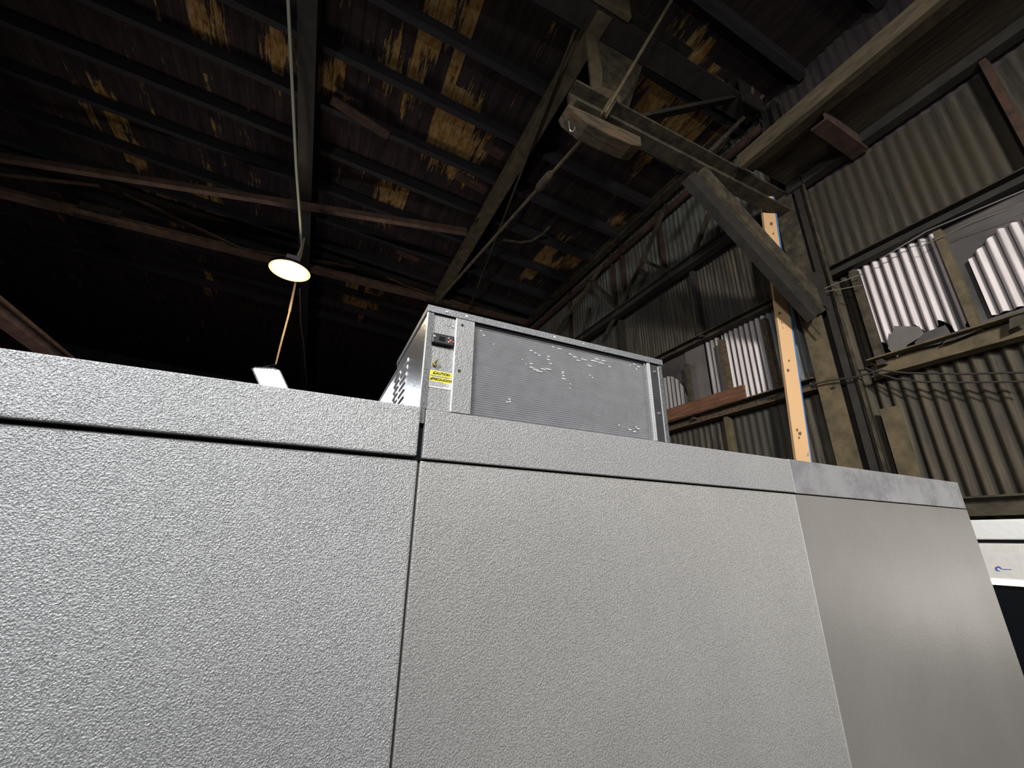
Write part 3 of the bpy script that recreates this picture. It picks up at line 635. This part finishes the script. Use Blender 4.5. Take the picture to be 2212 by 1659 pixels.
# broken sheet pieces
def piece(pts, lab, m_, dx):
    tag(MB().poly([wp(x, y, dx) for x, y in pts], (1,0,0), .006).build('broken_sheet', m_), lab, 'broken sheet')
piece([(1932,704),(1985,705),(1998,722),(1960,745),(1938,772),(1918,752)], 'grey broken sheet piece standing at the left foot of the large bright pane', M['flat_sheet_light'], .09)
piece([(1998,718),(2042,702),(2055,722),(2030,742),(1985,752),(1975,740)], 'dark broken sheet piece in the middle of the sill under the bright pane', M['flat_sheet'], .10)
piece([(2052,722),(2090,706),(2108,716),(2060,735),(2035,742)], 'small brown broken sheet piece near the right end of the sill', M['steel'], .11)
piece([(2180,688),(2212,675),(2230,690),(2180,712)], 'brown sheet scrap on the lower rail at the right photo edge', M['steel'], .15)
piece([(1752,808),(1780,800),(1784,825),(1748,830)], 'small dark sheet scrap at the foot of the bluish pane', M['flat_sheet'], .08)

# longitudinal truss on the upper wall
XT = XW-.22
lt = thing('eaves_truss', 'dark lattice truss along the right wall below the roof', 'truss', (XT, 6, ZT))
MB().ibeam((XT, 2.95, ZE-.05), (XT, 21, ZE-.05), .14, .14, .02).build('top_chord', M['steel'], lt)
MB().ibeam((XT, 2.95, ZT), (XT, 21, ZT), .14, .16, .02).build('bottom_chord', M['steel_dark'], lt)
def lp(px, py): return onx(px, py, XT)
for k, (a0, a1, m_) in enumerate((((1440,440),(1385,570),'steel'), ((1385,570),(1310,720),'steel'), ((1300,575),(1200,720),'steel_pale'), ((1545,430),(1490,570),'steel'), ((1270,600),(1325,650),'steel'), ((1385,560),(1450,590),'steel'), ((1275,665),(1255,740),'steel'))):
    p, r_ = lp(*a0), lp(*a1); MB().bar(p, r_, .06, .05, (1,0,0)).build('web_member', M[m_], lt)
for k, px in enumerate((1235, 1330, 1352, 1435, 1572)):
    y = wy(px, {1235: 690, 1330: 620, 1352: 610, 1435: 540, 1572: 490}[px])
    tag(MB().bar((XW-.03, y, ZT), (XW-.03, y, ZE), .09, .05, (0,1,0)).build('rusty_stud', M['rust']), 'rust red stud on the pale upper wall, %s from the unit' % ORD[k], 'stud', 'rusty studs behind the lattice truss')
tag(MB().bar((XW-.115, YN, ZE-.32), (XW-.115, 20, ZE-.32), .05, .12).build('wall_rail', M['rust']), 'rusty rail behind the lattice truss just under the roof', 'rail')

# leaning peach board
XP = 4.86
b0, b1 = onx(1737, 1003, XP), onx(1656, 424, XP)
ax = (b1-b0).normalized(); b0 = b0-ax*((b0.z+CH-.02)/ax.z)
dpt = Vector((.62, -.78, 0)).normalized()
pb = MB(); wv = Vector((.78, .62, 0)).normalized()*-.5
def pbv(c, s_, d_): return c+Vector((s_*.080*.90, -s_*.080*.42, 0))+Vector((.42, .90, 0))*d_*.04
pb.add([pbv(c, s_, d_) for c in (b0, b1) for s_, d_ in ((-1,0),(1,0),(1,1),(-1,1))], [(0,1,2,3),(4,7,6,5),(0,4,5,1),(2,6,7,3),(3,7,4,0)])
pb.add([pbv(b0,1,0), pbv(b0,1.10,.05), pbv(b1,1.30,.05), pbv(b1,1,0)], [(0,1,2,3)], 1)
po = pb.build('leaning_board', [M['post_paint'], M['board_blue']])
tag(po, 'tall peach coloured board with dark knots leaning behind the cold room', 'board')
for f_, u, sz in ((.93,.1,.022),(.905,.2,.016),(.87,-.2,.014),(.72,-.5,.02),(.70,-.4,.012),(.62,-.1,.012),(.60,-.45,.022),(.485,-.3,.018),(.478,.05,.022),(.47,-.2,.014),(.41,-.5,.014),(.405,.3,.012),(.40,-.1,.010),(.375,.1,.007),(.37,-.2,.008),(.35,-.05,.006),(.34,.0,.006),(.31,.5,.006),(.29,-.8,.014),(.33,-.8,.02),(.385,-.75,.018)):
    c = b0.lerp(b1, f_)
    ring = []
    for k in range(9):
        an = 2*math.pi*k/9; rr = sz*random.uniform(.6, 1.15)
        ring.append(pbv(c+ax*(math.sin(an)*rr*1.2), max(-1, min(1, u+math.cos(an)*rr/.08)), -.06))
    MB().add(ring, [tuple(range(9))]).build('knot', M['knot'], po)

# cables and wires on the right wall
def wcable(pts, r_, m_, lab, dx=.2, n=6):
    tag(MB().tube([wp(x, y, dx) for x, y in pts], r_, n).build('cable', m_), lab, 'cable')
wcable([(1640,865),(1700,845),(1790,822),(1845,815),(1905,800),(1960,806),(2080,808),(2230,804)], .010, M['cable'], 'black cable running level across the right wall past the column', .22)
wcable([(1870,795),(1900,808),(1935,818),(1990,825),(2090,826),(2230,824)], .009, M['cable'], 'lower black cable sagging beside the pale post', .2)
wcable([(1762,632),(1800,615),(1862,592)], .006, M['wire'], 'upper thin wire between column and bright pane', .2)
wcable([(1762,633),(1815,625),(1862,616)], .006, M['wire'], 'lower thin wire between column and bright pane', .2)
wcable([(1722,640),(1745,668),(1752,700),(1772,722)], .010, M['cable'], 'short black wire curling under the knee brace on the column', .25)
wcable([(1900,560),(2000,500),(2225,405)], .006, M['screw'], 'thin shiny wire along the upper rail right of the column', .14)
wcable([(1985,535),(2100,480),(2225,435)], .004, M['wire'], 'thin dull wire below the upper rail at far right', .14)
a, bq = onx(2000,228,4.8), onx(2045,235,4.8)

# ------------------------------------------------------------------ white display cooler at the right
XM = 4.35
dc = thing('display_cooler', 'white glass door display cooler against the right wall behind the cold room', 'display cooler', (4.75, 1.0, -CH))
zt, zg1, zg0, zl1, zl0 = [onx(2190, y, XM).z for y in (1121, 1166, 1174, 1253, 1266)]
y0, y1 = -1.2, 2.05
MB().box(XM, XW-.16, y0, y1, zg1, zt).build('top_cornice', M['white_glossy'], dc, bevel=.01)
MB().box(XM+.04, XW-.16, y0, y1, zg0, zg1).build('gap_strip', M['gap'], dc)
hd = MB().box(XM, XW-.16, y0, y1, zl1, zg0).build('header_panel', M['white_case'], dc, bevel=.008)
MB().box(XM-.005, XM+.06, y0, y1, zl0, zl1).build('light_strip', M['led'], dc, bevel=.004)
MB().box(XM+.04, XW-.16, y0, y1, -CH+.15, zl0).build('glass_door', M['glass_black'], dc)
MB().box(XM+.03, XM+.039, -.42, .42, -.62, -.10).build('lit_interior', M['led'], dc)
MB().box(XM, XW-.16, y0, y1, -CH, -CH+.15).build('base', M['white_case'], dc)
MB().box(XM, XM+.05, y1-.06, y1, -CH+.15, zl0).build('door_frame', M['gap'], dc)
lg = [onx(x, y, XM-.004) for x, y in ((2160,1233),(2155,1232.5),(2152,1229),(2153,1225.5),(2157,1224),(2161,1226),(2165,1229.5))]
MB().tube(lg, [.0015,.003,.004,.0045,.004,.003,.0015], 6).build('logo_swirl', M['logo_blue'], hd)
MB().tube([onx(2166,1229.5,XM-.003), onx(2185,1230,XM-.003)], .0016, 6).build('logo_line', M['logo_blue'], hd)

# ------------------------------------------------------------------ lights
def area(name, loc, aim, size, power, col, sy=None):
    l = bpy.data.lights.new(name, 'AREA'); l.energy = power; l.color = col; l.shape = 'RECTANGLE'; l.size = size; l.size_y = sy or size
    o = bpy.data.objects.new(name, l); C.objects.link(o); o.location = Vector(loc)+Vector((0,0,CH))
    o.rotation_euler = (Vector(aim)-Vector(loc)).to_track_quat('-Z', 'Y').to_euler(); return o
area('fill_light_left', (-2.2, -1.5, 2.5), (-.3, 1, -.2), .5, 205, (.975, .985, 1))  # unseen fill behind the camera, added to light the front panels
area('fill_light_right', (2.2, -3.2, 2.4), (2.2, 1.5, 0), .7, 48, (1, .95, .90))  # unseen warm fill behind the camera, added for the right side
area('wall_fill_light', (-1.0, -4.5, 3.2), (5.2, 3.0, 1.2), .6, 142, (1, .96, .9)).data.spread = math.radians(70)  # unseen fill inside the shed, added to brighten wall, panes and board
for nm, c_, pw, cc in (('high_bay_spill', c1, 45, (1, .8, .55)), ('floodlight_spill', c2, 70, (.9, .92, 1))):
    l = bpy.data.lights.new(nm, 'POINT'); l.energy = pw; l.color = cc; l.shadow_soft_size = .12
    o = bpy.data.objects.new(nm, l); C.objects.link(o); o.location = c_+Vector((0, -.25, CH-.32))

l = bpy.data.lights.new('far_roof_fill', 'POINT'); l.energy = 110; l.color = (1, .86, .85); l.shadow_soft_size = .3  # unseen point light added to lift the dark far roof
o = bpy.data.objects.new('far_roof_fill', l); C.objects.link(o); o.location = (-3.5, 9, .9)
w = bpy.data.worlds.new('night'); bpy.context.scene.world = w; w.use_nodes = True
bg = w.node_tree.nodes['Background']; bg.inputs[0].default_value = (.05, .04, .06, 1); bg.inputs[1].default_value = .02

# ------------------------------------------------------------------ camera
cam = bpy.data.cameras.new('camera'); cam.sensor_fit = 'HORIZONTAL'; cam.sensor_width = 36; cam.lens = F/2212*36; cam.clip_start = .02
co_ = bpy.data.objects.new('camera', cam); C.objects.link(co_)
mm = Matrix(((R[0][0], -R[0][1], -R[0][2]), (R[1][0], -R[1][1], -R[1][2]), (R[2][0], -R[2][1], -R[2][2])))
co_.matrix_world = Matrix.Translation((0,0,CH)) @ mm.to_4x4()
bpy.context.scene.camera = co_
s = bpy.context.scene
s.view_settings.view_transform = 'Standard'; s.view_settings.look = 'None'; s.view_settings.exposure = 0; s.view_settings.gamma = 1
s.cycles.adaptive_threshold = .02; s.cycles.max_bounces = 5; s.cycles.diffuse_bounces = 2; s.cycles.sample_clamp_indirect = 4
